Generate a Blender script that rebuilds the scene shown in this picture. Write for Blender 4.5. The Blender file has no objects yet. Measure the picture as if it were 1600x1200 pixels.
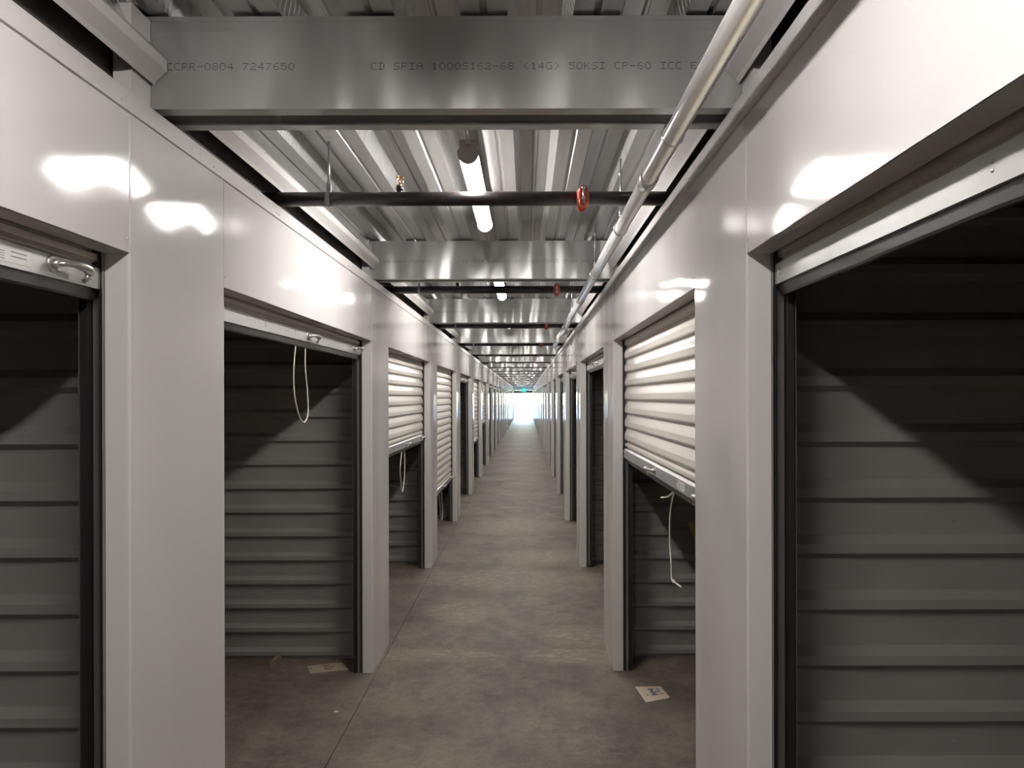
import bpy, math, random
from mathutils import Vector, Matrix
random.seed(7)
sc = bpy.context.scene
COL = sc.collection
PI = math.pi
R = math.radians

# ------------------------------------------------------------------ camera
EYE = 1.75
cam_d = bpy.data.cameras.new('camera')
cam_d.sensor_width = 36.0
cam_d.lens = 1226.0 / 1600.0 * 36.0
cam_d.shift_x = -22.0 / 1600.0
cam_d.shift_y = 20.0 / 1600.0
cam_d.clip_start = 0.02
cam_d.clip_end = 400
cam = bpy.data.objects.new('camera', cam_d)
cam.location = (0, 0, EYE)
cam.rotation_euler = (R(90), R(0.14), 0)
COL.objects.link(cam)
sc.camera = cam

# ------------------------------------------------------------------ world and exposure
world = bpy.data.worlds.new('world')
sc.world = world
world.use_nodes = True
wn = world.node_tree
wn.nodes.clear()
wo = wn.nodes.new('ShaderNodeOutputWorld')
wb = wn.nodes.new('ShaderNodeBackground')
sky = wn.nodes.new('ShaderNodeTexSky')
sky.sky_type = 'NISHITA'
sky.sun_disc = False
sky.sun_elevation = R(42)
sky.sun_rotation = R(150)
wb.inputs['Strength'].default_value = 14.0
wn.links.new(sky.outputs[0], wb.inputs['Color'])
wn.links.new(wb.outputs[0], wo.inputs['Surface'])
sc.view_settings.view_transform = 'Standard'
sc.view_settings.look = 'None'
sc.view_settings.gamma = 1.0
sc.view_settings.use_curve_mapping = False
sc.view_settings.exposure = 0.0
sc.cycles.use_denoising = True
sc.cycles.denoising_prefilter = 'ACCURATE'
sc.cycles.denoising_input_passes = 'RGB_ALBEDO_NORMAL'
sc.cycles.use_adaptive_sampling = False
sc.cycles.max_bounces = 10
sc.cycles.diffuse_bounces = 6
sc.cycles.glossy_bounces = 5
sc.cycles.transparent_max_bounces = 8
sc.cycles.caustics_reflective = False
sc.cycles.caustics_refractive = False
sc.cycles.sample_clamp_indirect = 6.0
LAMP = 86.0          # radiance of the strip light lenses
sun_d = bpy.data.lights.new('sun', 'SUN')
sun_d.energy = 60.0
sun_d.angle = R(0.6)
sun = bpy.data.objects.new('sun', sun_d)
sun.rotation_euler = (R(48), 0, R(40))
COL.objects.link(sun)

# ------------------------------------------------------------------ materials
def mat(name, color=(.8, .8, .8), rough=.5, metal=0.0, spec=.5, coat=0.0, coat_rough=.1):
    m = bpy.data.materials.new(name)
    m.use_nodes = True
    nt = m.node_tree
    b = nt.nodes['Principled BSDF']
    b.inputs['Base Color'].default_value = (*color, 1)
    b.inputs['Roughness'].default_value = rough
    b.inputs['Metallic'].default_value = metal
    b.inputs['Specular IOR Level'].default_value = spec
    b.inputs['Coat Weight'].default_value = coat
    b.inputs['Coat Roughness'].default_value = coat_rough
    return m

def N(m, t): return m.node_tree.nodes.new(t)
def L(m, a, b): m.node_tree.links.new(a, b)
def BS(m): return m.node_tree.nodes['Principled BSDF']

def wpos(m, scale=(1, 1, 1)):
    g = N(m, 'ShaderNodeNewGeometry')
    mp = N(m, 'ShaderNodeMapping')
    mp.inputs['Scale'].default_value = scale
    L(m, g.outputs['Position'], mp.inputs['Vector'])
    return mp.outputs['Vector']

def noise(m, vec, scale, detail=3, rough=.5, dist=0):
    n = N(m, 'ShaderNodeTexNoise')
    n.inputs['Scale'].default_value = scale
    n.inputs['Detail'].default_value = detail
    n.inputs['Roughness'].default_value = rough
    n.inputs['Distortion'].default_value = dist
    L(m, vec, n.inputs['Vector'])
    return n.outputs['Fac']

def ramp(m, fac, stops):
    r = N(m, 'ShaderNodeValToRGB')
    e = r.color_ramp.elements
    e[0].position, e[0].color = stops[0][0], (*stops[0][1], 1)
    e[1].position, e[1].color = stops[-1][0], (*stops[-1][1], 1)
    for p, c in stops[1:-1]:
        x = e.new(p); x.color = (*c, 1)
    L(m, fac, r.inputs['Fac'])
    return r.outputs['Color']

def mixc(m, fac, a, b, mode='MIX'):
    x = N(m, 'ShaderNodeMix')
    x.data_type = 'RGBA'; x.blend_type = mode
    for k, v in ((0, fac), (6, a), (7, b)):
        if hasattr(v, 'is_linked') or hasattr(v, 'links'):
            L(m, v, x.inputs[k])
        else:
            x.inputs[k].default_value = v if k == 0 else (*v, 1)
    return x.outputs[2]

def math_(m, op, a, b=None, c=None):
    x = N(m, 'ShaderNodeMath'); x.operation = op
    for i, v in enumerate((a, b, c)):
        if v is None: continue
        if hasattr(v, 'links'): L(m, v, x.inputs[i])
        else: x.inputs[i].default_value = v
    return x.outputs[0]

def bump(m, height, strength, dist, normal=None):
    b = N(m, 'ShaderNodeBump')
    b.inputs['Strength'].default_value = strength
    b.inputs['Distance'].default_value = dist
    L(m, height, b.inputs['Height'])
    if normal: L(m, normal, b.inputs['Normal'])
    return b.outputs['Normal']

g3 = lambda v: (v, v, v)
M = {}
# white enamelled sheet metal, slightly wavy
m = M['white'] = mat('white_enamel', (.76, .737, .722), .10, 0, .45)
L(m, bump(m, noise(m, wpos(m, (1, 1.3, .6)), 2.0, 0, .45), 1.0, .015), BS(m).inputs['Normal'])
m = M['white_flat'] = mat('white_enamel_trim', (.76, .735, .72), .25, 0, .5)
m = M['jamb'] = mat('white_enamel_jamb', (.72, .70, .69), .35, 0, .5)
# roll-up door slats
m = M['curtain'] = mat('cream_door_enamel', (.80, .755, .68), .3, 0, .5)
# galvanised steel
def galv(name, base, rough, wav=.004, streak=(2, 12, 2), metal=.95, wave=(1, .4, 1)):
    m = mat(name, g3(base), rough, metal, .5)
    n = noise(m, wpos(m, streak), 3, 3, .5)
    L(m, ramp(m, n, [(.3, (base * .90, base * .91, base * .90)), (.7, (base * 1.08, base * 1.08, base * 1.06))]), BS(m).inputs['Base Color'])
    if wav > 0: L(m, bump(m, noise(m, wpos(m, wave), 2.0, 1, .4), 1.0, wav), BS(m).inputs['Normal'])
    return m
M['galv'] = galv('galvanised_steel', .50, .30, .003)
M['galv_beam'] = galv('galvanised_joist_steel', .60, .34, .055, (3, 3, .5), .66, (2.8, .3, .7))
M['galv_bar'] = galv('galvanised_bar_steel', .62, .42, .001, (2, 2, 8), .75)
M['galv_track'] = galv('galvanised_track_steel', .34, .38, .001, (8, 8, 1), .8)
M['deck'] = galv('galvanised_deck_steel', .64, .28, .008, (9, .5, 2), .75, (2, .8, 1))
m = M['deck_web'] = galv('galvanised_deck_web', .64, .28, .0, metal=.75)
g = N(m, 'ShaderNodeNewGeometry'); sx = N(m, 'ShaderNodeSeparateXYZ'); L(m, g.outputs['Position'], sx.inputs[0])
ph = math_(m, 'MULTIPLY_ADD', sx.outputs[2], 55.0, math_(m, 'MULTIPLY', sx.outputs[1], 2 * PI / .034))
sn = math_(m, 'SINE', ph)
mr = N(m, 'ShaderNodeMapRange'); mr.interpolation_type = 'SMOOTHSTEP'
mr.inputs['From Min'].default_value = -.1; mr.inputs['From Max'].default_value = .55
L(m, sn, mr.inputs['Value'])
L(m, bump(m, mr.outputs[0], 1.0, .012), BS(m).inputs['Normal'])
# corrugated partition liner
m = M['liner'] = mat('grey_liner_enamel', (.27, .26, .248), .5, 0, .4)
n = noise(m, wpos(m, (2, 2, 2)), 3, 3)
L(m, ramp(m, n, [(.3, (.255, .244, .233)), (.7, (.288, .276, .263))]), BS(m).inputs['Base Color'])
M['void'] = mat('void_shade_black', (.05, .047, .045), .8)  # near-black of the added boards, lids and bars that stand in for shade
M['black'] = mat('black_rubber', (.020, .017, .015), .33)
M['blackmat'] = mat('black_wear_strip', (.012, .010, .011), .6)
m = M['pipe'] = mat('black_painted_pipe', (.022, .016, .016), .36, .1)
n = noise(m, wpos(m, (4, 10, 10)), 6, 4)
L(m, ramp(m, n, [(.45, (.014, .011, .012)), (.68, (.022, .016, .015)), (.80, (.08, .06, .045))]), BS(m).inputs['Base Color'])
m = M['pvc'] = mat('grey_white_pvc', (.66, .635, .62), .24, 0, .5)
M['pvc_print'] = mat('pvc_print_ink', (.22, .20, .20), .5)
M['ink'] = mat('stamped_ink', (.07, .075, .08), .6)
M['red'] = mat('red_painted_iron', (.55, .075, .035), .38)
M['brass'] = mat('brass', (.75, .43, .20), .25, .95)
M['zinc'] = mat('zinc_plated_steel', (.75, .73, .70), .22, .95)
M['rod'] = mat('threaded_rod_zinc', (.50, .52, .53), .35, .8)
M['handle'] = mat('cast_aluminium', (.62, .61, .58), .3, .85)
M['rope'] = mat('white_nylon_rope', (.80, .74, .64), .6)
M['sticker'] = mat('white_sticker', (.72, .71, .69), .45)
M['sticker_ink'] = mat('sticker_grey_ink', (.25, .25, .26), .5)
M['orange'] = mat('sticker_orange', (.75, .22, .07), .5)
M['fixture'] = mat('fixture_grey_plastic', (.78, .72, .70), .45)
M['cardboard'] = mat('cardboard', (.50, .41, .30), .8)
M['card_dark'] = mat('cardboard_worn', (.22, .15, .11), .85)
M['wood'] = mat('raw_wood', (.30, .22, .16), .8)
M['paper'] = mat('paper_cream', (.66, .54, .42), .7)
M['paper_ink'] = mat('paper_blue_ink', (.17, .16, .24), .7)
M['yellow'] = mat('yellow_card', (.38, .33, .12), .7)
M['dark_metal'] = mat('dark_bronze_frame', (.02, .025, .045), .4, .3)
M['joint'] = mat('joint_dirt', (.035, .022, .016), .9)
m = M['lens'] = mat('lit_lens', (1, 1, 1), .4)
BS(m).inputs['Emission Color'].default_value = (1, .955, .92, 1)
BS(m).inputs['Emission Strength'].default_value = LAMP
m.cycles.emission_sampling = 'FRONT'
m = M['exit_green'] = mat('exit_sign_green', (.0, .25, .2), .5)
BS(m).inputs['Emission Color'].default_value = (.05, .75, .6, 1)
BS(m).inputs['Emission Strength'].default_value = 1.0
m = M['exit_white'] = mat('exit_sign_white', (.8, .9, .9), .5)
BS(m).inputs['Emission Color'].default_value = (.5, 1, .9, 1)
BS(m).inputs['Emission Strength'].default_value = .9
m = M['glass'] = mat('clear_door_glass', (1, 1, 1), .02)
nt = m.node_tree
nt.nodes.remove(BS(m))
tr = N(m, 'ShaderNodeBsdfTransparent'); tr.inputs['Color'].default_value = (.93, .97, .96, 1)
gl = N(m, 'ShaderNodeBsdfGlossy'); gl.inputs['Roughness'].default_value = .02
mx = N(m, 'ShaderNodeMixShader'); mx.inputs[0].default_value = .07
L(m, tr.outputs[0], mx.inputs[1]); L(m, gl.outputs[0], mx.inputs[2])
L(m, mx.outputs[0], nt.nodes['Material Output'].inputs['Surface'])
M['apron'] = mat('outdoor_concrete', (.62, .61, .60), .8)
M['kerb'] = mat('blue_painted_kerb', (.008, .022, .05), .6)
# concrete floor
m = M['floor'] = mat('concrete_floor', (.3, .26, .22), .5, 0, .35)
p = wpos(m)
big = noise(m, p, 1.1, 6, .62, .6)
mid = noise(m, wpos(m, (1.2, .8, 1)), 3.2, 8, .68, .25)
fine = noise(m, p, 55, 4, .6)
c1 = ramp(m, big, [(.32, (.145, .118, .092)), (.5, (.195, .160, .129)), (.68, (.255, .212, .170))])
c2 = ramp(m, mid, [(.34, (.62, .62, .63)), (.55, (1, 1, 1)), (.72, (1.15, 1.13, 1.09))])
c = mixc(m, 1.0, c1, c2, 'MULTIPLY')
c = mixc(m, .8, c, ramp(m, fine, [(.3, (.8, .8, .8)), (.7, (1.14, 1.14, 1.14))]), 'MULTIPLY')
grit = noise(m, p, 14, 7, .72, .2)
c = mixc(m, .9, c, ramp(m, grit, [(.34, (.80, .80, .82)), (.5, (1, 1, 1)), (.68, (1.16, 1.14, 1.10))]), 'MULTIPLY')
# pale plaster smears across the walkway
sm = noise(m, wpos(m, (2.4, 4.5, 1)), 4.0, 9, .78, .2)
patch = noise(m, wpos(m, (1.1, .75, 1)), .95, 2, .5)
f1 = ramp(m, sm, [(.50, g3(0)), (.62, g3(1))])
gx = N(m, 'ShaderNodeSeparateXYZ'); gg = N(m, 'ShaderNodeNewGeometry'); L(m, gg.outputs['Position'], gx.inputs[0])
def blob(cx, cy, rx, ry):
    a = math_(m, 'DIVIDE', math_(m, 'SUBTRACT', gx.outputs[0], cx), rx)
    b = math_(m, 'DIVIDE', math_(m, 'SUBTRACT', gx.outputs[1], cy), ry)
    d = math_(m, 'ADD', math_(m, 'POWER', math_(m, 'ABSOLUTE', a), 2.0), math_(m, 'POWER', math_(m, 'ABSOLUTE', b), 2.0))
    return math_(m, 'MAXIMUM', math_(m, 'SUBTRACT', 1.0, d), 0.0)
marks = None
for args in ((-.30, 7.55, .75, .55), (-.55, 5.32, .50, .16), (.30, 5.30, .40, .20), (.25, 8.6, .6, .5), (-.2, 10.6, .8, .8), (.35, 5.75, .3, .3), (-.55, 6.4, .3, .4)):
    bl = blob(*args)
    marks = bl if marks is None else math_(m, 'MAXIMUM', marks, bl)
f2 = ramp(m, patch, [(.50, g3(0)), (.60, g3(1))])
f = math_(m, 'MULTIPLY', f1, math_(m, 'MAXIMUM', math_(m, 'MULTIPLY', marks, 1.3), math_(m, 'MULTIPLY', f2, .35)))
f = math_(m, 'MINIMUM', f, 1.0)
c = mixc(m, math_(m, 'MULTIPLY', marks, .42), c, (.30, .25, .20))
c = mixc(m, math_(m, 'MULTIPLY', f, .62), c, (.42, .37, .31))
# dark scuffs
sc1 = noise(m, wpos(m, (3, 1.2, 1)), 2.6, 8, .7, 1.5)
f = ramp(m, sc1, [(.66, g3(0)), (.74, g3(.5))])
c = mixc(m, f, c, (.075, .066, .060))
L(m, c, BS(m).inputs['Base Color'])
rr = N(m, 'ShaderNodeMapRange'); L(m, mid, rr.inputs['Value'])
rr.inputs['To Min'].default_value = .50; rr.inputs['To Max'].default_value = .75
L(m, rr.outputs[0], BS(m).inputs['Roughness'])
L(m, bump(m, fine, .25, .003), BS(m).inputs['Normal'])

# ------------------------------------------------------------------ mesh helpers
class MB:
    def __init__(s): s.v = []; s.f = []; s.m = []; s.sm = []
    def add(s, vs, fs, mi=0, smooth=False):
        o = len(s.v); s.v += [tuple(v) for v in vs]
        for f in fs: s.f.append([i + o for i in f]); s.m.append(mi); s.sm.append(smooth)
        return s
    def box(s, x0, x1, y0, y1, z0, z1, mi=0):
        x0, x1 = sorted((x0, x1)); y0, y1 = sorted((y0, y1)); z0, z1 = sorted((z0, z1))
        v = [(x, y, z) for z in (z0, z1) for y in (y0, y1) for x in (x0, x1)]
        return s.add(v, [(0, 2, 3, 1), (4, 5, 7, 6), (0, 1, 5, 4), (2, 6, 7, 3), (0, 4, 6, 2), (1, 3, 7, 5)], mi)
    def bbox(s, x0, x1, y0, y1, z0, z1, b=.003, mi=0):
        """box with chamfered edges"""
        x0, x1 = sorted((x0, x1)); y0, y1 = sorted((y0, y1)); z0, z1 = sorted((z0, z1))
        import bmesh
        bm = bmesh.new()
        vs = [bm.verts.new((x, y, z)) for z in (z0, z1) for y in (y0, y1) for x in (x0, x1)]
        for f in [(0, 2, 3, 1), (4, 5, 7, 6), (0, 1, 5, 4), (2, 6, 7, 3), (0, 4, 6, 2), (1, 3, 7, 5)]:
            bm.faces.new([vs[i] for i in f])
        bmesh.ops.bevel(bm, geom=list(bm.edges), offset=b, segments=2, profile=.5, affect='EDGES')
        bm.verts.index_update()
        s.add([v.co[:] for v in bm.verts], [[v.index for v in f.verts] for f in bm.faces], mi)
        bm.free(); return s
    def strip(s, prof, a0, a1, axis='y', closed=False, mi=0, mis=None, smooth=False):
        """extrude an open or closed profile of (p,q) pairs along an axis"""
        def P(p, q, a):
            return {'y': (p, a, q), 'x': (a, p, q), 'z': (p, q, a)}[axis]
        n = len(prof)
        v = [P(p, q, a0) for p, q in prof] + [P(p, q, a1) for p, q in prof]
        k = n if closed else n - 1
        o = len(s.v); s.v += v
        for i in range(k):
            j = (i + 1) % n
            s.f.append([o + i, o + j, o + n + j, o + n + i])
            s.m.append(mis[i] if mis else mi); s.sm.append(smooth)
        if closed:
            s.f.append([o + i for i in range(n)]); s.f.append([o + n + i for i in reversed(range(n))])
            s.m += [mi, mi]; s.sm += [False, False]
        return s
    def sheet(s, prof, t, a0, a1, axis='y', mi=0, mis=None):
        """profile given thickness t, extruded as a closed solid"""
        n = len(prof); off = []
        for i in range(n):
            a = Vector(prof[max(i - 1, 0)]); b = Vector(prof[min(i + 1, n - 1)])
            d = (b - a); d.normalize() if d.length else None
            off.append((prof[i][0] - d.y * t, prof[i][1] + d.x * t))
        allp = list(prof) + off[::-1]
        mm = None
        if mis: mm = list(mis) + [mi] + list(mis)[::-1] + [mi]
        return s.strip(allp, a0, a1, axis, True, mi, mm)
    def tube(s, path, rad, seg=12, mi=0, smooth=True, cap=True):
        path = [Vector(p) for p in path]; n = len(path)
        if not isinstance(rad, (list, tuple)): rad = [rad] * n
        t0 = (path[1] - path[0]).normalized()
        up = Vector((0, 0, 1)) if abs(t0.z) < .9 else Vector((1, 0, 0))
        u = t0.cross(up).normalized(); o = len(s.v)
        for i in range(n):
            t = (path[min(i + 1, n - 1)] - path[max(i - 1, 0)]).normalized()
            u = (u - t * u.dot(t)).normalized(); w = t.cross(u)
            for k in range(seg):
                a = 2 * PI * k / seg
                s.v.append(tuple(path[i] + (u * math.cos(a) + w * math.sin(a)) * rad[i]))
        for i in range(n - 1):
            for k in range(seg):
                k2 = (k + 1) % seg
                s.f.append([o + i * seg + k, o + i * seg + k2, o + (i + 1) * seg + k2, o + (i + 1) * seg + k]); s.m.append(mi); s.sm.append(smooth)
        if cap:
            s.f.append([o + k for k in reversed(range(seg))]); s.f.append([o + (n - 1) * seg + k for k in range(seg)])
            s.m += [mi, mi]; s.sm += [False, False]
        return s
    def screw(s, p, nrm, r=.005):
        """small domed screw head"""
        nrm = Vector(nrm).normalized(); p = Vector(p)
        return s.tube([p - nrm * .001, p + nrm * .0015, p + nrm * .003], [r, r * .85, r * .4], 8)
    def mesh(s, name, mats):
        me = bpy.data.meshes.new(name)
        me.from_pydata(s.v, [], s.f)
        for mm in (mats if isinstance(mats, (list, tuple)) else [mats]): me.materials.append(mm)
        me.polygons.foreach_set('material_index', s.m)
        me.polygons.foreach_set('use_smooth', s.sm)
        me.update()
        import bmesh
        bm = bmesh.new(); bm.from_mesh(me); bmesh.ops.recalc_face_normals(bm, faces=bm.faces); bm.to_mesh(me); bm.free()
        return me

def link(name, data, parent=None, loc=(0, 0, 0), rot=(0, 0, 0)):
    o = bpy.data.objects.new(name, data); COL.objects.link(o)
    o.location = loc; o.rotation_euler = rot
    if parent: o.parent = parent
    return o
def tag(o, label=None, cat=None, group=None, kind=None):
    if label: o['label'] = label
    if cat: o['category'] = cat
    if group: o['group'] = group
    if kind: o['kind'] = kind
    return o
def thing(name, loc, label, cat, group=None, kind=None):
    return tag(link(name, None, None, loc), label, cat, group, kind)
def copy_tree(o, parent=None):
    c = o.copy(); COL.objects.link(c); c.parent = parent
    for ch in list(o.children): copy_tree(ch, c)
    return c
ORD = ['nearest', 'second', 'third', 'fourth', 'fifth', 'sixth', 'seventh', 'eighth', 'ninth', 'tenth', 'eleventh', 'twelfth',
       'thirteenth', 'fourteenth', 'fifteenth', 'sixteenth', 'seventeenth', 'eighteenth', 'nineteenth', 'twentieth', 'twenty-first']

# ------------------------------------------------------------------ dimensions
PER = 3.04            # bay length
PW = .607             # width of the wall pier between two openings
NB = 20               # bays
YEND = 61.0
YBACK = -5.0
ZO = 2.107            # opening height
ZS = 2.455            # seam under the cap trim
ZT = 2.508            # top of the cap trim
SIDES = {'left': dict(x=-.98, s=-1, y0=1.94), 'right': dict(x=.555, s=1, y0=1.97)}
ZB0, ZB1 = 2.527, 2.775      # joist bottom, top
YB0 = 2.115                  # first joist
ZD = 2.782                   # deck underside
UD = 3.05                    # depth of a storage unit

# ------------------------------------------------------------------ floor: slabs with saw-cut joints
fb = MB()
xs = [(-4.3, -.957), (-.953, 3.9)]
ys = []; y = YBACK - .3; cuts = [5.27 + 6.08 * k for k in range(-1, 10)]
for c_ in cuts:
    if c_ > y: ys.append((y, c_ - .0012)); y = c_ + .0012
ys.append((y, YEND + .05))
for (a, b) in xs:
    for (c_, d) in ys: fb.box(a, b, c_, d, -.12, 0)
fl = tag(link('floor', fb.mesh('floor', M['floor'])), 'bare grey-brown concrete corridor floor', 'floor', kind='structure')
fb = MB().box(-4.3, 3.9, YBACK - .3, YEND + .05, -.2, -.012)
link('joint_filler', fb.mesh('joint_filler', M['joint']), fl)

# ------------------------------------------------------------------ corridor walls
def build_wall(side):
    S = SIDES[side]; X = S['x']; s = S['s']; y0 = S['y0']
    root = tag(link('wall_' + side, None), 'white sheet-metal corridor wall of headers and piers, %s side' % side, 'wall', kind='structure')
    X_ = lambda d: X + s * d
    piers = [y0 + PER * k for k in range(-2, NB)]
    # one pier: face, two jamb returns, and the inner return behind the track
    pb = MB()
    rr_ = .005
    arc0 = [(X_(rr_ - rr_ * math.sin(a)), rr_ - rr_ * math.cos(a)) for a in [PI / 2 * i / 4 for i in range(5)]]
    arc1 = [(X_(rr_ - rr_ * math.cos(a)), PW - rr_ + rr_ * math.sin(a)) for a in [PI / 2 * i / 4 for i in range(5)]]
    prof = [(X_(.060), 0)] + arc0 + arc1 + [(X_(.060), PW)]
    pb.sheet([(p, q) for p, q in prof], -s * -.0012, 0, ZS - .002, 'z')
    # folded edge beads at both corners
    pm = pb.mesh('pier_panel', M['white'])
    # header: face + soffit return
    W = PER - PW
    hb = MB()
    hb.box(X_(0), X_(.0015), .0012, W - .0012, ZO, ZS - .002)
    hb.box(X_(0), X_(.060), .0, W, ZO, ZO + .0015)
    hb.screw((X_(0), W - .01, ZO + .035), (-s, 0, 0), .004)
    hb.screw((X_(0), .012, ZO + .035), (-s, 0, 0), .004)
    hm = hb.mesh('header_panel', M['white'])
    # cap trim: angle along the wall head with a small drip fold
    for k, py in enumerate(piers):
        link('pier_panel', pm, root, (0, py, 0))
        o = link('header_panel', hm, root, (0, py + PW, 0))
    # cap trim in lengths
    ty = YBACK
    joints = [YBACK] + [2.36 + 3.04 * k for k in range(-2, 20)] + [YEND]
    for a, b in zip(joints[:-1], joints[1:]):
        if b - a < .05: continue
        tb = MB()
        fd = .002 if side == 'left' else .012
        tb.sheet([(X_(.05), ZT), (X_(-fd), ZT), (X_(-fd), ZS + .003), (X_(0.004), ZS)], s * .0015, a + .0015, b, 'y')
        q = a + .1
        while q < b - .05:
            tb.screw((X_(-fd), q, ZS + .018), (-s, 0, 0), .0038)
            if int(q * 7) % 3 == 0: tb.screw((X_(-fd), q + .028, ZS + .018), (-s, 0, 0), .0038)
            q += .62
        link('cap_trim', tb.mesh('cap_trim', M['white_flat']), root)
    # studs that carry the joists
    sb = MB()
    sb.sheet([(X_(.075), .0), (X_(.03), .0), (X_(.03), .10), (X_(.075), .10)], s * .002, 2.40, ZD - .02, 'z')
    stm = sb.mesh('post', M['white_flat'])
    k = -2
    while YB0 + PER * k < YEND - .5:
        link('post', stm, root, (0, YB0 + PER * k - .105, 0)); k += 1
    # service edge above the gap: folded white ledger and embossed closure
    k = -2
    while YB0 + PER * k < YEND - 3:
        a = YB0 + PER * k + .16; b = YB0 + PER * (k + 1) - .006
        lb = MB()
        pr = [(X_(.02), EYE + .842), (X_(.012), EYE + .853), (X_(-.015), EYE + .877), (X_(-.015), EYE + .905), (X_(.034), EYE + .958)]
        lb.sheet(pr, s * .002, a, b, 'y')
        o = link('ledger_trim', lb.mesh('ledger_trim', M['white_flat']), root)
        eb = MB()
        eb.sheet([(X_(.036), EYE + .95), (X_(.070), ZD + .004)], s * .0015, a, b, 'y')
        link('closure_strip', eb.mesh('closure_strip', M['deck_web']), root)
        k += 1
    return root
walls = {s: build_wall(s) for s in SIDES}

# ------------------------------------------------------------------ partitions between units
def partition_mesh(side):
    S = SIDES[side]; X = S['x']; s = S['s']
    pr = [(0, 0.0)]
    z = .07
    D = .026
    pts = [(0, .012), ]
    zz = .07 - .16
    prof = []
    k = 0
    z0 = .07
    while z0 < 2.45:
        # going upward: pan, lower slope, crest, upper slope ending at z0
        prof += [(0, z0 - .068), (-D, z0 - .050), (-D, z0 - .024), (0, z0)]
        z0 += .16
    prof = [(0, .001)] + [(a, max(b, .002)) for a, b in prof if b > 0] + [(0, 2.47)]
    mb = MB()
    xa, xb = X + s * .13, X + s * UD
    mb.sheet(prof, .0012, xa, xb, 'x')
    # lap seams, seen as thin lips
    for zl in (.07 + .16 * 2 - .078, .07 + .16 * 7 - .078, .07 + .16 * 10 - .078):
        mb.box(xa, xb, -.0016, 0, zl, zl + .04)
    # screws in a column
    for xx in (.55, 1.4, 2.2):
        for kk in range(0, 14, 2):
            mb.screw((X + s * (.13 + xx), -.001, .11 + .16 * kk), (0, -1, 0), .005)
    # base channel
    mb.box(xa, xb, -.012, .03, 0.0, .022)
    return mb.mesh('wall_partition', M['liner'])
for side, S in SIDES.items():
    pm = partition_mesh(side)
    first = None
    for k in range(-2, NB):
        yc = S['y0'] + PER * k + .30
        o = link('wall_partition', pm, None, (0, yc, 0))
        tag(o, 'grey ribbed metal partition between storage units on the %s, %s along' % (side, ORD[k] if k >= 0 else 'behind the viewer'), 'wall', 'ribbed partitions', 'structure')
    X = S['x']; s = S['s']
    b = MB().box(X + s * UD, X + s * (UD + .02), YBACK, YEND, 0, ZD)
    tag(link('wall_%s_rear' % side, b.mesh('rear', M['liner'])), 'grey rear wall of the %s storage units' % side, 'wall', kind='structure')
    b = MB().box(X + s * .086, X + s * .096, YBACK, YEND, 2.472, ZD - .003)  # added board, painted dark so the void above the units stays black
    tag(link('wall_%s_service' % side, b.mesh('board', M['void'])), 'added dark board shading the void above the %s units' % side, 'wall', kind='structure')
    b = MB().box(X + s * .07, X + s * UD, YBACK, YEND, 2.472, 2.482)  # added lid that keeps lamp light out of the units
    tag(link('ceiling_light_block_%s' % side, b.mesh('lid', M['void'])), 'added dark light-blocking lid over the %s storage units' % side, 'ceiling', kind='structure')

# ------------------------------------------------------------------ ribbed steel deck ceiling
HW = .128 / 2; P_ = .305; DD = .076
xh = -.264 - P_ * 14
prof = []; mis = []
def groove(x, z, up):
    d = .008 * (-1 if up else 1)
    return [(x - .010, z), (x - .004, z + d), (x + .004, z + d), (x + .010, z)]
k = 0
xc = xh
while xc < 4.0:
    # high flute centred on xc, low flute centred on xc + P_/2
    zh, zl = ZD + DD, ZD
    pts = [(xc - HW, zh)] + groove(xc, zh, True) + [(xc + HW, zh)] + [(xc + P_ / 2 - HW, zl)] + groove(xc + P_ / 2, zl, False) + [(xc + P_ / 2 + HW, zl)]
    prof += pts
    mis += [0] * 5 + [1] + [0] * 5 + [1]
    xc += P_
mis = mis[:len(prof) - 1]
db = MB()
db.strip(prof, YBACK - .3, YEND + .3, 'y', False, 0, mis)
db.box(-4.6, 4.2, YBACK - .3, YEND + .3, ZD + DD + .01, ZD + DD + .12)
tag(link('ceiling', db.mesh('ceiling', [M['deck'], M['deck_web']])), 'ribbed galvanised steel deck ceiling', 'ceiling', kind='structure')

# ------------------------------------------------------------------ lettering helper
# dot-matrix characters, seven rows of five dots, as sprayed on the steel
DOTS = {
 '0': '01110 10001 10001 10001 10001 10001 01110', '1': '00100 01100 00100 00100 00100 00100 01110', '2': '01110 10001 00001 00110 01000 10000 11111',
 '3': '01110 10001 00001 00110 00001 10001 01110', '4': '00010 00110 01010 10010 11111 00010 00010', '5': '11111 10000 11110 00001 00001 10001 01110',
 '6': '00110 01000 10000 11110 10001 10001 01110', '7': '11111 00001 00010 00100 00100 01000 01000', '8': '01110 10001 10001 01110 10001 10001 01110',
 'A': '01110 10001 10001 11111 10001 10001 10001', 'C': '01111 10000 10000 10000 10000 10000 01111', 'D': '11110 01001 01001 01001 01001 01001 11110',
 'E': '11111 10000 10000 11110 10000 10000 11111', 'F': '11111 10000 10000 11110 10000 10000 10000', 'G': '01111 10000 10000 10011 10001 10001 01111',
 'I': '11111 00100 00100 00100 00100 00100 11111', 'K': '10001 10010 10100 11000 10100 10010 10001', 'P': '11110 10001 10001 11110 10000 10000 10000',
 'R': '11110 10001 10001 11110 10100 10010 10001', 'S': '01111 10000 10000 01110 00001 00001 11110', '-': '00000 00000 00000 11111 00000 00000 00000',
 '(': '00010 00100 01000 01000 01000 00100 00010', ')': '01000 00100 00010 00010 00010 00100 01000'}
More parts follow.
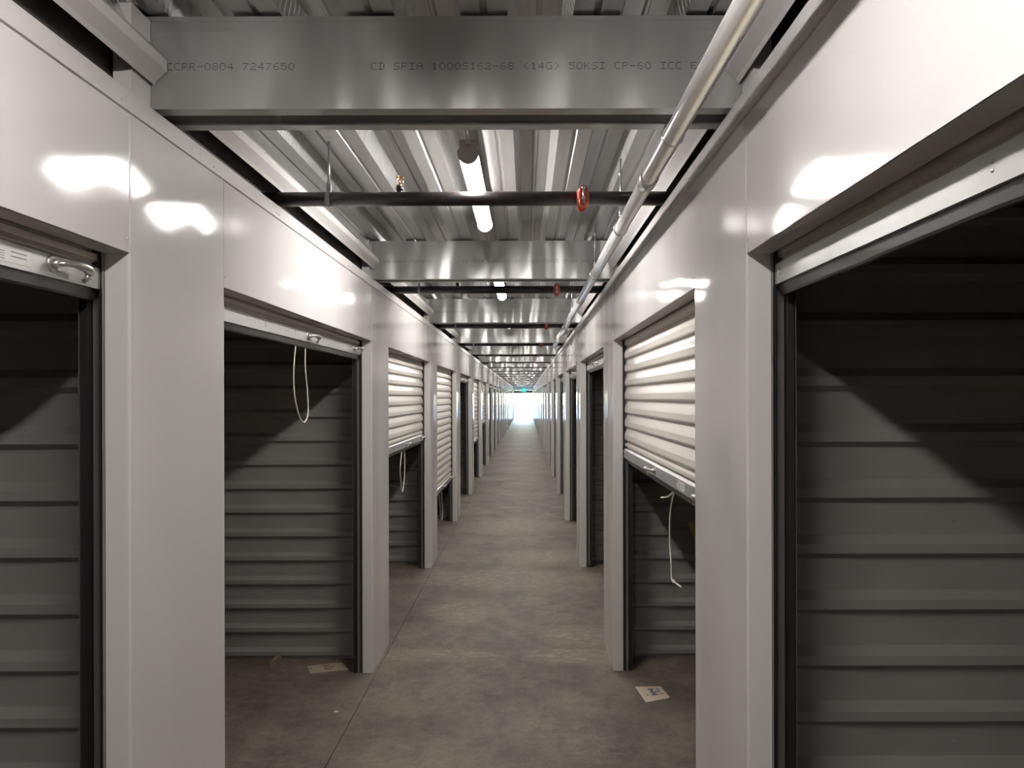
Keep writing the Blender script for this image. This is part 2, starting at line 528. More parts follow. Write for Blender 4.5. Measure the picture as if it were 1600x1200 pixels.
def letters(mb, text, x, y, z, pitch, h):
    """sprayed characters on a face that looks towards -Y; the dots of a row run together"""
    dx = pitch * .80 / 5; dz = h / 7
    for i, ch in enumerate(text):
        if ch == ' ': continue
        for r_, row in enumerate(DOTS[ch].split()):
            q = 0
            while q < 5:
                if row[q] == '1':
                    e = q
                    while e < 5 and row[e] == '1': e += 1
                    xa = x + i * pitch + q * dx + dx * .06; xb = x + i * pitch + e * dx - dx * .06
                    zb_ = z + (6 - r_) * dz + dz * .2; zt_ = zb_ + dz * .62
                    mb.add([(xa, y, zb_), (xb, y, zb_), (xb, y, zt_), (xa, y, zt_)], [(0, 1, 2, 3)])
                    q = e
                else: q += 1

# ------------------------------------------------------------------ joists
def make_joist():
    root = link('ceiling_joist', None)
    xa, xb = SIDES['left']['x'] - .083, SIDES['right']['x'] + .083
    h = ZB1 - ZB0
    fb = MB()   # front channel: web to the viewer, flanges pointing away, small return lips
    pr = [(.041, .016), (.041, 0), (.0, 0), (.0, h), (.041, h), (.041, h - .016)]
    fb.sheet(pr, .0022, xa, xb, 'x')
    fb.box(xa, xb, -.0030, -.002, h * .835, h * .84)
    fb.box(xa, xb, -.0045, -.002, h - .013, h - .0)
    bb = MB()
    pr = [(.120, .016), (.120, 0), (.165, 0), (.165, h), (.120, h), (.120, h - .016)]
    bb.sheet(pr[::-1], .0022, xa, xb, 'x')
    link('rear_channel', bb.mesh('rear_channel', M['galv_beam']), root)
    gb = MB().box(xa, xb, .044, .118, .003, .008)  # dark strip painting the shade in the gap between the two channels
    link('gap_shade_bar', gb.mesh('gap_shade_bar', M['void']), root)
    tb = fb; n0 = len(fb.f)
    k = 2.115 / 1226
    x1 = (262 - 822) * k
    letters(tb, 'CCRR-0804 7247650', x1, -.0027, h * .42, .0205, .0195)
    x2 = (581 - 822) * k
    letters(tb, 'CD SFIA 1000S162-68 (14G) 50KSI CP-60 ICC ESR-3016', x2, -.0027, h * .42, .0205, .0195)
    for i in range(n0, len(fb.f)): fb.m[i] = 1
    link('front_channel', fb.mesh('front_channel', [M['galv_beam'], M['ink']]), root)
    return root
j0 = make_joist()
k = 0
while YB0 + PER * k < YEND - .5:
    o = j0 if k == 0 else copy_tree(j0)
    o.location = (0, YB0 + PER * k, ZB0)
    tag(o, '%s galvanised ceiling joist across the corridor%s' % (ORD[k], ', large black stamped lettering' if k == 0 else ' with stamped lettering'), 'joist', 'galvanised ceiling joists')
    k += 1

# ------------------------------------------------------------------ strip lights
LX = -.222
def make_light():
    root = link('strip_light', None)
    Ln = 1.25
    hb = MB()
    hb.strip([(-.033, .043), (.033, .043), (.033, .086), (.028, .090), (-.028, .090), (-.033, .086)], .004, Ln - .004, 'y', True)
    link('housing', hb.mesh('housing', M['fixture']), root)
    lb = MB()
    arc = [(.038 * math.cos(a), .042 + .040 * math.sin(a)) for a in [PI + PI * i / 10 for i in range(11)]]
    lb.strip(arc, .006, Ln - .006, 'y', True, 0, [0] * 10 + [1])
    link('lens', lb.mesh('lens', [M['lens'], M['fixture']]), root)
    arc = [(.0415 * math.cos(a), .043 + .0435 * math.sin(a)) for a in [PI + PI * i / 20 for i in range(21)]]
    ring = arc + [(.041, .050), (.033, .058), (.034, .088), (.030, .092), (-.030, .092), (-.034, .088), (-.033, .058), (-.041, .050)]
    for y in (-.006, Ln - .006):
        cb = MB(); cb.strip(ring, y, y + .012, 'y', True)
        cb.screw((0, y - .0005 if y < .5 else y + .0125, .072), (0, -1 if y < .5 else 1, 0), .003)
        link('end_cap', cb.mesh('end_cap', M['fixture']), root)
    for y in (.12, Ln - .14):
        sb = MB().box(-.042, .030, y, y + .035, .091, .097)
        sb.box(-.042, -.036, y, y + .035, .097, .2 if False else .13)
        sb.box(.024, .030, y, y + .035, .097, .13)
        link('mounting_bracket', sb.mesh('mounting_bracket', M['galv']), root)
    cb = MB()
    cb.tube([(.0, -.004, .078), (.0, -.05, .078), (.0, -.12, .092), (.0, -.2, .105), (.0, -.62, .105)], .0095, 10)
    cb.tube([(.0, -.035, .078), (.0, -.007, .078)], .013, 10)
    link('conduit', cb.mesh('conduit', M['zinc']), root)
    return root
l0 = make_light()
k = -2; first = True
while 3.03 + PER * k + 1.3 < YEND:
    o = l0 if first else copy_tree(l0)
    first = False
    o.location = (LX, 3.03 + PER * k, 2.650)
    if k < 0: lab = 'lit white strip light under the deck, behind the viewer' if k == -2 else 'lit white strip light under the deck, above the viewer'
    else: lab = '%s lit white strip light under the ribbed deck%s' % (ORD[k], ', grey end cap showing' if k == 0 else ', beyond the %s joist' % ORD[k])
    tag(o, lab, 'light', 'strip lights')
    k += 1

# ------------------------------------------------------------------ black sprinkler pipes
def make_spr():
    root = link('sprinkler_pipe', None)
    xa, xb = -1.062, .637
    pb = MB(); pb.tube([(xa, 0, 0), (xb, 0, 0)], .0285, 24)
    pb.tube([(-.508, 0, .02), (-.508, 0, .036)], .0125, 14)
    link('pipe', pb.mesh('pipe', M['pipe']), root)
    # red grooved coupling
    cb = MB(); x = .23
    cb.tube([(x - .024, 0, 0), (x - .020, 0, 0), (x - .008, 0, 0), (x + .008, 0, 0), (x + .020, 0, 0), (x + .024, 0, 0)],
            [.031, .0365, .039, .039, .0365, .031], 24)
    # bolt lugs on the viewer's side: two rounded pads meeting
    for zz in (.024, -.024):
        cb.tube([(x, -.03, zz), (x, -.052, zz), (x, -.056, zz)], [.019, .018, .012], 16)
    cb.bbox(x - .019, x + .019, -.050, -.02, -.026, .026, .006)
    for zz in (.024, -.024):
        cb.tube([(x, .03, zz), (x, .052, zz), (x, .056, zz)], [.019, .018, .012], 16)
    cpl = link('grooved_coupling', cb.mesh('grooved_coupling', M['red']), root)
    tag(cpl, 'red painted pipe coupling')
    bb = MB()
    bb.tube([(x, -.060, -.036), (x, -.060, .040)], .0045, 8)
    bb.tube([(x, -.060, -.018), (x, -.060, -.006)], .0085, 6, smooth=False)
    bb.tube([(x, -.060, .022), (x, -.060, .034)], .0080, 12)
    link('bolt', bb.mesh('bolt', M['zinc']), cpl)
    # upright sprinkler: reducer, brass frame arms, deflector
    hx = -.508
    sb = MB(); sb.tube([(hx, 0, .034), (hx, 0, .052), (hx, 0, .053)], [.0145, .0145, .010], 16)
    link('sprinkler_socket', sb.mesh('sprinkler_socket', M['pipe']), root)
    sb = MB()
    sb.tube([(hx, 0, .052), (hx, 0, .060)], [.009, .008], 8)
    for sg in (-1, 1):
        sb.tube([(hx + sg * .006, 0, .058), (hx + sg * .013, 0, .066), (hx + sg * .013, 0, .078), (hx + sg * .004, 0, .088)], .0022, 8)
    sb.tube([(hx, 0, .060), (hx, 0, .084)], .0022, 6)
    sb.tube([(hx, 0, .086), (hx, 0, .090)], [.004, .006], 8)
    vs = []; fs = []
    for i in range(24):
        a = 2 * PI * i / 24; r = .0165 if i % 2 else .0125
        vs += [(hx + r * math.cos(a), r * math.sin(a), .0895 - (.004 if i % 2 else 0)), (hx + r * math.cos(a), r * math.sin(a), .091 - (.004 if i % 2 else 0))]
    for i in range(24):
        j = (i + 1) % 24; fs.append((2 * i, 2 * j, 2 * j + 1, 2 * i + 1))
    fs += [tuple(2 * i for i in range(24)), tuple(2 * i + 1 for i in reversed(range(24)))]
    sb.add(vs, fs)
    tag(link('sprinkler_head', sb.mesh('sprinkler_head', M['brass']), root), 'brass upright sprinkler head')
    return root
ZP = 2.55
pipes_y = [3.17, 5.86, 8.86, 11.93]
while pipes_y[-1] + PER < YEND - 1: pipes_y.append(pipes_y[-1] + PER)
p0 = make_spr()
# hanger for the black pipe
def make_strap():
    root = link('pipe_hanger', None)
    rb = MB()
    for i in range(1):
        ring = [(.0315 * math.cos(a), .0315 * math.sin(a)) for a in [2 * PI * q / 28 for q in range(29)]]
    vs = []; fs = []
    for q in range(28):
        a = 2 * PI * q / 28
        for r in (.0287, .0305):
            for w in (-.009, .009): vs.append((w, r * math.cos(a), r * math.sin(a)))
    for q in range(28):
        n_ = (q + 1) % 28; a = 4 * q; b = 4 * n_
        fs += [(a, a + 1, b + 1, b), (a + 2, b + 2, b + 3, a + 3), (a, b, b + 2, a + 2), (a + 1, a + 3, b + 3, b + 1)]
    rb.add(vs, fs, smooth=False)
    rb.box(-.009, .009, -.006, .006, .03, .058)
    link('band', rb.mesh('band', M['rod']), root)
    tb = MB(); tb.tube([(0, 0, .045), (0, 0, ZD - ZP + .0)], .0045, 10)
    tb.tube([(0, 0, .058), (0, 0, .068)], .0085, 6, smooth=False)
    link('threaded_rod', tb.mesh('threaded_rod', M['rod']), root)
    return root
h0 = make_strap()
for i, py in enumerate(pipes_y):
    o = p0 if i == 0 else copy_tree(p0)
    o.location = (0, py, ZP)
    tag(o, '%s black sprinkler pipe crossing the corridor, with red coupling' % ORD[i], 'pipe', 'black sprinkler pipes')
    o = h0 if i == 0 else copy_tree(h0)
    o.location = (-.795, py, ZP)
    tag(o, 'steel band hanger holding the %s black sprinkler pipe' % ORD[i], 'hanger', 'sprinkler pipe hangers')

# ------------------------------------------------------------------ white PVC pipe along the right wall
PX, PZ, PR = .413, EYE + .730, .027
root = thing('drain_pipe', (PX, 0, PZ), 'long greyish-white plastic pipe hung along the right wall head', 'pipe')
pb = MB(); pb.tube([(0, YBACK, 0), (0, 10.95, 0)], PR, 28)
n0 = len(pb.f)
y = 1.3          # maker's print along the pipe's lower flank
rnd = random.Random(3)
while y < 4.8:
    if (y * 1.3) % 1.0 < .72:
        a0 = R(-62); w = rnd.choice([.10, .16, .2])
        pts = []
        y1 = y + rnd.choice([.006, .009, .012])
        for a in (a0 - w, a0 + w):
            for yy in (y, y1): pts.append(((PR + .0004) * math.cos(a), yy, (PR + .0004) * math.sin(a)))
        pb.add(pts, [(0, 1, 3, 2)], 1)
    y += rnd.choice([.012, .015, .019])
link('pipe', pb.mesh('pipe', [M['pvc'], M['pvc_print']]), root)
for y in (2.60, 5.90):
    cb = MB(); cb.tube([(0, y, 0), (0, y + .003, 0), (0, y + .085, 0), (0, y + .088, 0)], [PR + .001, PR + .0042, PR + .0042, PR + .001], 28)
    link('pipe_coupling', cb.mesh('pipe_coupling', M['pvc']), root)
eb = MB()
eb.tube([(0, 9.20, 0), (0, 9.205, 0), (0, 9.85, 0), (0, 9.855, 0)], [PR + .001, PR + .006, PR + .006, PR + .001], 24)
eb.tube([(.0, 9.36, .004), (.035, 9.44, .03), (.07, 9.50, .055), (.10, 9.53, .068), (.215, 9.53, .068)], [PR + .001] * 5, 20)
eb.tube([(.085, 9.52, .062), (.12, 9.53, .068)], PR + .005, 20)
link('branch_fitting', eb.mesh('branch_fitting', M['pvc']), root)
cb = MB(); cb.tube([(0, 10.9, 0), (0, 11.0, 0), (0, 11.03, 0)], [PR + .005, PR + .005, PR + .002], 24)
cb.box(-.01, .01, 11.02, 11.06, -.01, .01)
link('end_plug', cb.mesh('end_plug', M['pvc']), root)
def make_loop():
    root = link('loop_hanger', None)
    rb = MB()
    path = [((PR + .0035) * math.sin(a), 0, -(PR + .0035) * math.cos(a)) for a in [R(-120) + R(240) * q / 24 for q in range(25)]]
    path = [(-.006, 0, .062)] + path + [(.006, 0, .062)]
    rb.tube(path, .0022, 8)
    link('loop', rb.mesh('loop', M['zinc']), root)
    tb = MB(); tb.tube([(0, 0, .056), (0, 0, ZD - PZ)], .0042, 10)
    tb.tube([(0, 0, .058), (0, 0, .080)], .0072, 8)
    tb.tube([(0, 0, .052), (0, 0, .058)], .010, 6, smooth=False)
    tb.tube([(0, 0, ZD - PZ - .075), (0, 0, ZD - PZ - .05)], .0075, 8)
    link('threaded_rod', tb.mesh('threaded_rod', M['rod']), root)
    return root
lp0 = make_loop()
for i, y in enumerate([2.195, 3.41, 4.68, 7.04, 8.25, 10.3]):
    o = lp0 if i == 0 else copy_tree(lp0)
    o.location = (PX, y, PZ)
    tag(o, 'thin rod and wire loop hanger of the white pipe, %s of six' % ORD[i], 'hanger', 'white pipe hangers')

# ------------------------------------------------------------------ roll-up doors
OPEN = 2.018
LOW = {('left', 2): 1.315, ('left', 3): .60, ('left', 5): .82, ('left', 6): 1.10, ('right', 1): 1.365,
       ('left', 0): OPEN, ('right', 0): 2.03}
_cm = {}
W = PER - PW
def door_meshes(side, zb):
    key = (side, zb)
    if key in _cm: return _cm[key]
    S = SIDES[side]; X = S['x']; s = S['s']; X_ = lambda d: X + s * d
    d0 = .074
    # curtain from the bottom bar up to the drum
    prof = []
    z = zb + .050
    prof += [(X_(d0 + .004), z - .012), (X_(d0 + .004), z), (X_(d0 + .015), z + .006), (X_(d0 + .015), z + .014), (X_(d0 + .002), z + .020), (X_(d0 + .002), z + .034), (X_(d0 + .016), z + .040)]
    z += .046
    while z < 2.34:
        prof += [(X_(d0 + .014), z + .000), (X_(d0 + .014), z + .007), (X_(d0 + .002), z + .015), (X_(d0), z + .020), (X_(d0), z + .046), (X_(d0 + .002), z + .052), (X_(d0 + .012), z + .078)]
        z += .086
    prof = [(a, min(b, 2.36)) for a, b in prof]
    cb = MB(); cb.sheet(prof, -s * .0012 * -1, .008, W - .008, 'y')
    cur = cb.mesh('curtain', M['curtain'])
    bb = MB()   # bottom bar: galvanised angle
    bb.sheet([(X_(d0 + .028), zb), (X_(d0 - .004), zb), (X_(d0 - .004), zb + .048), (X_(d0 + .006), zb + .054)], s * .003, .010, W - .010, 'y')
    for q in (.05, W * .25, W * .42, W * .62, W - .05):
        bb.screw((X_(d0 - .0068), q, zb + .020), (-s, 0, 0), .0035)
        bb.screw((X_(d0 - .0068), q, zb + .032), (-s, 0, 0), .0035)
    bar = bb.mesh('bottom_bar', M['galv_bar'])
    sb = MB()   # rubber bulb seal
    wav = []
    n_ = 16
    rs = random.Random(5)
    prev = None
    pr0 = [(.002, -.001), (.025, -.001), (.017, -.024), (.015, -.030), (.006, -.030), (.004, -.025)]
    secs = []
    for i in range(n_ + 1):
        q = .012 + (W - .024) * i / n_
        dz = rs.uniform(-.0009, .0009); dx = rs.uniform(-.0012, .0012)
        secs.append([(X_(d0 + a + (dx if b < -.01 else 0)), q, zb + b + (dz if b < -.01 else 0)) for a, b in pr0])
    o = 0
    vs = [p for sct in secs for p in sct]; fs = []
    m6 = len(pr0)
    for i in range(n_):
        for k2 in range(m6):
            k3 = (k2 + 1) % m6
            fs.append((i * m6 + k2, i * m6 + k3, (i + 1) * m6 + k3, (i + 1) * m6 + k2))
    fs += [tuple(range(m6)), tuple(n_ * m6 + i for i in range(m6))]
    sb.add(vs, fs, smooth=False)
    seal = sb.mesh('seal', M['black'])
    _cm[key] = (cur, bar, seal)
    return _cm[key]

def handle_mesh(side):
    S = SIDES[side]; s = S['s']
    # local: origin at the rose centre on the bar face; -s is out of the wall, +Y along
    hb = MB()
    o = lambda d, y, z: (-s * d, y, z)
    hb.tube([o(-.001, 0, 0), o(.003, 0, 0), o(.004, 0, 0)], [.019, .019, .015], 24)
    hb.tube([o(.002, 0, 0), o(.016, 0, 0)], [.011, .009], 16)
    hb.tube([o(.012, -.002, 0), o(.022, .012, .002), o(.030, .035, .004), o(.034, .060, .004), o(.033, .085, .001), o(.030, .098, -.004), o(.026, .104, -.010)],
            [.006, .0065, .0075, .0105, .0115, .0100, .004], 14)
    hb.tube([o(.030, .090, -.004), o(.026, .090, -.022), o(.018, .090, -.026)], [.006, .0055, .005], 10)
    return hb.mesh('handle', M['handle'])
HM = {s: handle_mesh(s) for s in SIDES}
def sticker(side):
    S = SIDES[side]; s = S['s']
    sb = MB()
    o = -s
    sb.box(0, o * .0006, 0, .16, 0, .034, 0)
    if side == 'right':
        sb.box(o * .0006, o * .0009, .125, .155, .024, .032, 1)
    for q in range(4):
        sb.box(o * .0006, o * .0009, .085 if side == 'right' else .02, .145 if side == 'right' else .075, .004 + q * .005, .0055 + q * .005, 2)
    for q in range(2):
        sb.box(o * .0006, o * .0009, .02 if side == 'right' else .095, .06 if side == 'right' else .145, .012 + q * .009, .0145 + q * .009, 2)
    return sb.mesh('sticker', [M['sticker'], M['orange'], M['sticker_ink']])
SM = {s: sticker(s) for s in SIDES}
def track_mesh(side, far):
    S = SIDES[side]; X = S['x']; s = S['s']; X_ = lambda d: X + s * d
    # channel open towards the opening; y measured from the jamb edge into the pier
    g = 1 if far else -1
    tb = MB()
    tb.sheet([(X_(.0625), -.012 * g), (X_(.0625), .05 * g), (X_(.118), .05 * g), (X_(.118), -.012 * g)], .0018 * s * g, 0.002, 2.30, 'z')
    tb.box(X_(.0785), X_(.097), .012 * g, .048 * g, .002, 2.30)
    wb_ = MB()
    wb_.box(X_(.0655), X_(.0700), -.010 * g, .04 * g, .002, 2.30)
    wb_.box(X_(.1000), X_(.1150), -.011 * g, .04 * g, .002, 2.30)
    return tb.mesh('guide_track', M['galv_track']), wb_.mesh('wear_strip', M['blackmat'])
TM = {(s, f): track_mesh(s, f) for s in SIDES for f in (0, 1)}
def drum_mesh(side):
    S = SIDES[side]; X = S['x']; s = S['s']
    b = MB(); x = X + s * .26
    b.tube([(x, .02, 2.30), (x, W - .02, 2.30)], .145, 20)
    return b.mesh('door_roll', M['curtain'])
DM = {s: drum_mesh(s) for s in SIDES}

n = 0
for j in range(-1, NB):
    for side, S in SIDES.items():
        n += 1
        zb = LOW.get((side, j), OPEN)
        ya = S['y0'] + PER * (j - 1) + PW
        st = 'rolled fully up' if zb > 2 else ('raised about halfway' if zb > 1 else 'pulled more than halfway down')
        lab = 'cream ribbed roll-up door, %s, %s on the %s wall' % (st, ORD[j] if j >= 0 else 'behind the viewer', side)
        root = thing('door_%d' % n, (0, ya, 0), lab, 'door', 'roll-up unit doors', 'structure')
        cur, bar, seal = door_meshes(side, zb)
        link('curtain', cur, root)
        br = link('bottom_bar', bar, root)
        link('seal', seal, root)
        link('door_roll', DM[side], root)
        X = S['x']; s = S['s']
        xf = X + s * .0672
        link('handle', HM[side], br, (xf, W / 2, zb + .026))
        ly = W - .205 if side == 'left' else .10
        link('latch_handle', HM[side], br, (xf, ly, zb + .029))
        sy = {'left': W - .52, 'right': .50}[side]
        if side == 'left' and j == 0: sy = W - .44
        link('sticker', SM[side], br, (xf + (-s) * .0003, sy, zb + .008))
        for far in (0, 1):
            tk, wsx = TM[(side, far)]
            t = link('guide_track', tk, root, (0, W if far else 0, 0))
            link('wear_strip', wsx, t)

# ------------------------------------------------------------------ pull ropes
def rope(pts, label, r=.0032, knot=None):
    base = Vector(pts[0])
    P = [Vector(p) - base for p in pts]
    # Catmull-Rom smoothing
    out = []
    for i in range(len(P) - 1):
        a = P[max(i - 1, 0)]; b = P[i]; c = P[i + 1]; d = P[min(i + 2, len(P) - 1)]
        for q in range(6):
            t = q / 6
            out.append(.5 * ((2 * b) + (c - a) * t + (2 * a - 5 * b + 4 * c - d) * t * t + (3 * b - a - 3 * c + d) * t ** 3))
    out.append(P[-1])
    mb = MB(); mb.tube(out, r, 8)
    if knot is not None:
        kv = Vector(knot) - base
        mb.tube([kv + Vector((0, 0, .008)), kv + Vector((0, 0, .003)), kv - Vector((0, 0, .004)), kv - Vector((0, 0, .008))], [.003, .0075, .0075, .003], 10)
    o = link('pull_rope', mb.mesh('pull_rope', M['rope']), None, base)
    tag(o, label, 'rope', 'door pull ropes')
XL_, XR_ = -.98 - .085, .555 + .085
def at(u, v, x):   # point on the door plane x seen at photo pixel (u, v)
    y = 1226 * x / (u - 822); return (x, y, EYE - (v - 620) * y / 1226)
a = at(462, 548, XL_); b_ = at(477, 548, XL_)
rope([(XL_, a[1], 1.992), at(459, 575, XL_), at(460, 615, XL_), at(467, 648, XL_), at(475, 659, XL_), at(481, 645, XL_), at(480, 610, XL_), at(477, 575, XL_), (XL_, b_[1], 1.992)],
     'white rope loop hanging from the fully raised second left door')
a = at(627, 708, XL_)
rope([(XL_, 6.72, 1.288), at(625, 730, XL_), at(626, 752, XL_), at(628, 768, XL_), at(631, 752, XL_), at(632, 730, XL_), (XL_, 6.87, 1.288)],
     'white rope loop hanging from the half raised third left door', .0042)
rope([(XL_, 9.55, .572), at(687, 790, XL_), at(688, 808, XL_), at(690, 812, XL_), at(691, 800, XL_), at(690, 780, XL_), (XL_, 9.85, .572)],
     'white rope loop hanging from the lowest left door', .0042)
rope([(XR_, 3.40, 1.333), at(1047, 800, XR_), at(1046, 845, XR_), at(1048, 880, XR_), at(1049, 905, XR_), at(1053, 910, XR_), at(1064, 918, XR_)],
     'long knotted cream rope hanging from the half raised right door', .0036, at(1052, 909, XR_))
rope([(XR_, 3.42, 1.333), at(1048, 773, XR_), at(1043, 777, XR_), at(1033, 778, XR_)],
     'short loose white rope end under the half raised right door', .0036)

# ------------------------------------------------------------------ things on the floor
def fp(u, v): # floor point at a photo pixel
    y = 1226 * EYE / (v - 620); return Vector(((u - 822) * y / 1226, y, 0))
def slab_quad(mb, pts, z0, z1, mi=0, bulge=None):
    vs = [(p.x, p.y, z0) for p in pts] + [(p.x, p.y, z1 + (bulge[i] if bulge else 0)) for i, p in enumerate(pts)]
    nn = len(pts)
    mb.add(vs, [tuple(range(nn)), tuple(range(nn, 2 * nn))] + [(i, (i + 1) % nn, nn + (i + 1) % nn, nn + i) for i in range(nn)], mi)
def quad_pt(q, a, b): return (q[0] * (1 - a) + q[1] * a) * (1 - b) + (q[3] * (1 - a) + q[2] * a) * b
q = [fp(479, 1041), fp(533, 1035), fp(543, 1046), fp(484, 1052)]
mb = MB(); slab_quad(mb, q, .0005, .0045)
for (a0, a1, b0, b1) in ((.40, .62, .18, .30), (.42, .70, .45, .56), (.40, .60, .68, .76), (.05, .09, .35, .55)):
    slab_quad(mb, [quad_pt(q, a0, b0), quad_pt(q, a1, b0 - .03), quad_pt(q, a1, b1 - .03), quad_pt(q, a0, b1)], .0045, .0052, 1)
o = link('cardboard_sheet', mb.mesh('cardboard_sheet', [M['cardboard'], M['card_dark']]))
tag(o, 'flat torn cardboard sheet on the floor inside the second left unit', 'cardboard')
mb = MB()
c0, c1 = fp(425, 1043), fp(434, 1030)
d = (c1 - c0).normalized(); nrm = Vector((-d.y, d.x, 0))
w = .018
pts = [c0 - nrm * w, c0 + nrm * w, c1 + nrm * w, c1 - nrm * w]
slab_quad(mb, pts, 0, .036)
slab_quad(mb, [p + Vector((.004, .003, 0)) for p in [c0 - nrm * .010, c0 + nrm * .010, c1 + nrm * .008, c1 - nrm * .012]], .036, .044)
tag(link('wood_block', mb.mesh('wood_block', M['wood'])), 'small brown wood block against the base of the ribbed partition', 'wood block')
q = [fp(991, 1074), fp(1031, 1073), fp(1046, 1092), fp(1008, 1098)]
mb = MB()
nx, ny = 10, 8
vs = []
for jy in range(ny + 1):
    for ix in range(nx + 1):
        p = quad_pt(q, ix / nx, jy / ny)
        z = .002 + .005 * (ix / nx) ** 3 * (jy / ny) ** 2 + .0015 * math.sin(ix * .9) * math.sin(jy * .7)
        vs.append((p.x, p.y, max(z, .001)))
fs = [(i + (nx + 1) * jy, i + 1 + (nx + 1) * jy, i + 1 + (nx + 1) * (jy + 1), i + (nx + 1) * (jy + 1)) for jy in range(ny) for i in range(nx)]
nv = len(vs); vs2 = vs + [(x, y, max(z - .0016, .0002)) for x, y, z in vs]
fs2 = fs + [tuple(i + nv for i in reversed(f)) for f in fs]
per = [i for i in range(nx + 1)] + [nx + (nx + 1) * jy for jy in range(1, ny + 1)] + [i + (nx + 1) * ny for i in range(nx - 1, -1, -1)] + [(nx + 1) * jy for jy in range(ny - 1, 0, -1)]
fs2 += [(per[i], per[(i + 1) % len(per)], per[(i + 1) % len(per)] + nv, per[i] + nv) for i in range(len(per))]
mb.add(vs2, fs2, 0, False)
for (a0, a1, b0, b1) in ((.40, .62, .20, .28), (.46, .56, .28, .42), (.40, .80, .42, .48), (.46, .60, .50, .62), (.38, .66, .62, .68), (.70, .84, .2, .24), (.70, .84, .30, .34), (.72, .88, .62, .66), (.2, .3, .6, .64)):
    slab_quad(mb, [quad_pt(q, a0, b0), quad_pt(q, a1, b0), quad_pt(q, a1, b1), quad_pt(q, a0, b1)], .0042, .0048, 1)
tag(link('instruction_sheet', mb.mesh('instruction_sheet', [M['paper'], M['paper_ink']])), 'cream paper sheet with blue print on the floor beside right wall', 'paper')
mb = MB(); c = fp(524, 1112)
vs = [(c.x + .012 * math.cos(a) * (1 + .3 * math.sin(3 * a)), c.y + .010 * math.sin(a), zz) for zz in (.0004, .004) for a in [2 * PI * i / 9 for i in range(9)]]
mb.add(vs, [tuple(range(9)), tuple(range(9, 18))] + [(i, (i + 1) % 9, 9 + (i + 1) % 9, 9 + i) for i in range(9)])
tag(link('paper_scrap', mb.mesh('paper_scrap', M['sticker'])), 'tiny white scrap on the floor left of the saw-cut joint', 'scrap')
# yellow card standing off the partition in the second right unit
yk = SIDES['right']['y0'] + PER + .30 - .03
k = yk / 1226
mb = MB()
mb.add([((1074 - 822) * k, yk, EYE - (818 - 620) * k), ((1120 - 822) * k, yk - .05, EYE - (797 - 620) * k), ((1128 - 822) * k, yk - .05, EYE - (870 - 620) * k), ((1084 - 822) * k, yk, EYE - (845 - 620) * k)], [(0, 1, 2, 3)])
for i in range(4):
    v = mb.v[i]; mb.v.append((v[0], v[1] + .003, v[2]))
mb.f += [[4, 5, 6, 7]] + [[i, (i + 1) % 4, 4 + (i + 1) % 4, 4 + i] for i in range(4)]; mb.m += [0] * 5; mb.sm += [False] * 5
tag(link('yellow_card', mb.mesh('yellow_card', M['yellow'])), 'yellow card stuck on the ribbed partition under the half raised door', 'card')

# ------------------------------------------------------------------ corridor end: wall, glazed doors, exit sign, outdoors
eb = MB()
XE0, XE1 = -1.02, .60
eb.box(-4.4, XE0 + .06, YEND, YEND + .15, 0, 2.9)
eb.box(XE1 - .06, 4.0, YEND, YEND + .15, 0, 2.9)
eb.box(XE0 + .06, XE1 - .06, YEND, YEND + .15, 2.25, 2.9)
tag(link('wall_end', eb.mesh('wall_end', M['white_flat'])), 'white end wall around the bright exit doorway', 'wall', kind='structure')
root = thing('door_%d' % (n + 1), (0, YEND + .05, 0), 'dark framed glazed exit doors at the corridor end', 'door', None, 'structure')
fbm = MB()
x0, x1 = XE0 + .062, XE1 - .062
fbm.box(x0, x0 + .04, -.03, .03, 0.0, 2.248); fbm.box(x1 - .04, x1, -.03, .03, 0.0, 2.248)
fbm.box(x0 + .04, x1 - .04, -.03, .03, 2.03, 2.248)
link('door_frame', fbm.mesh('door_frame', M['dark_metal']), root)
xm = (x0 + x1) / 2
for a, b in ((x0 + .045, xm - .004), (xm + .004, x1 - .045)):
    lf = MB()
    lf.box(a, a + .018, -.018, .018, .01, 2.025); lf.box(b - .018, b, -.018, .018, .01, 2.025)
    lf.box(a, b, -.018, .018, 1.99, 2.025); lf.box(a, b, -.018, .018, .01, .05)
    leaf = link('door_leaf', lf.mesh('door_leaf', M['zinc']), root)
    gb = MB().box(a + .018, b - .018, -.004, .004, .05, 1.99)
    link('pane', gb.mesh('pane', M['glass']), leaf)
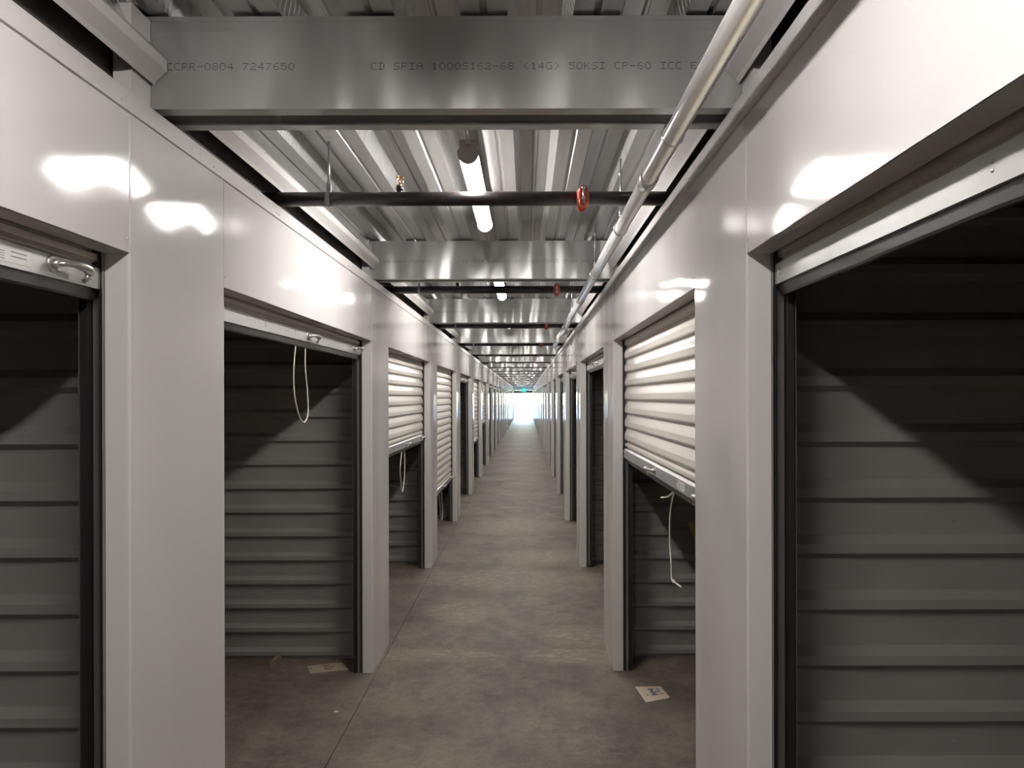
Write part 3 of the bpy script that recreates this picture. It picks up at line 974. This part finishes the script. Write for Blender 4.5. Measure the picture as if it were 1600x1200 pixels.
eb = MB(); eb.bbox(-.20, .20, -.04, .04, -.13, .13, .01)
root = thing('exit_sign', (-.18, YEND - .6, 2.26), 'green lit exit sign hung over the far exit doors', 'sign')
link('sign_box', eb.mesh('sign_box', M['exit_green']), root)
# running figure and doorway in pale light
ebm = MB(); yy0, yy1 = -.044, -.040
def poly(pts):
    nn = len(pts)
    ebm.add([(x, yy0, z) for x, z in pts] + [(x, yy1, z) for x, z in pts], [tuple(range(nn)), tuple(range(nn, 2 * nn))] + [(i, (i + 1) % nn, nn + (i + 1) % nn, nn + i) for i in range(nn)])
poly([(.055 + .016 * math.cos(a), .075 + .016 * math.sin(a)) for a in [2 * PI * i / 12 for i in range(12)]])
poly([(.02, .05), (.05, .055), (.02, -.01), (-.01, .0)])
poly([(.0, .0), (.03, -.005), (.06, -.04), (.045, -.055)]); poly([(.045, -.055), (.06, -.045), (.055, -.09), (.04, -.09)])
poly([(-.01, .0), (.012, -.01), (-.03, -.06), (-.045, -.05)]); poly([(-.045, -.05), (-.03, -.062), (-.08, -.075), (-.08, -.06)])
poly([(.045, .05), (.05, .035), (.085, .02), (.09, .032)]); poly([(.02, .05), (.022, .036), (-.03, .03), (-.03, .044)])
link('running_figure', ebm.mesh('running_figure', M['exit_white']), root)
hb = MB(); hb.tube([(0, 0, .13), (0, 0, 2.782 - 2.26)], .008, 8)
link('hanging_rod', hb.mesh('hanging_rod', M['zinc']), root)
gb = MB().box(-60, 60, YEND + .16, 180, -.1, -.01)
tag(link('ground', gb.mesh('ground', M['apron'])), 'sunlit concrete yard outside the exit', 'ground', kind='structure')
kb = MB(); kb.bbox(-.9, -.45, 74.9, 79.5, -.01, .14, .03)
tag(link('wheel_stop', kb.mesh('wheel_stop', M['kerb'])), 'low blue block on the bright yard outside the exit', 'kerb')
bb = MB().box(-4.4, 4.0, YBACK - .15, YBACK, 0, 2.9)
tag(link('wall_rear', bb.mesh('wall_rear', M['white_flat'])), 'white wall closing the corridor behind the viewer', 'wall', kind='structure')
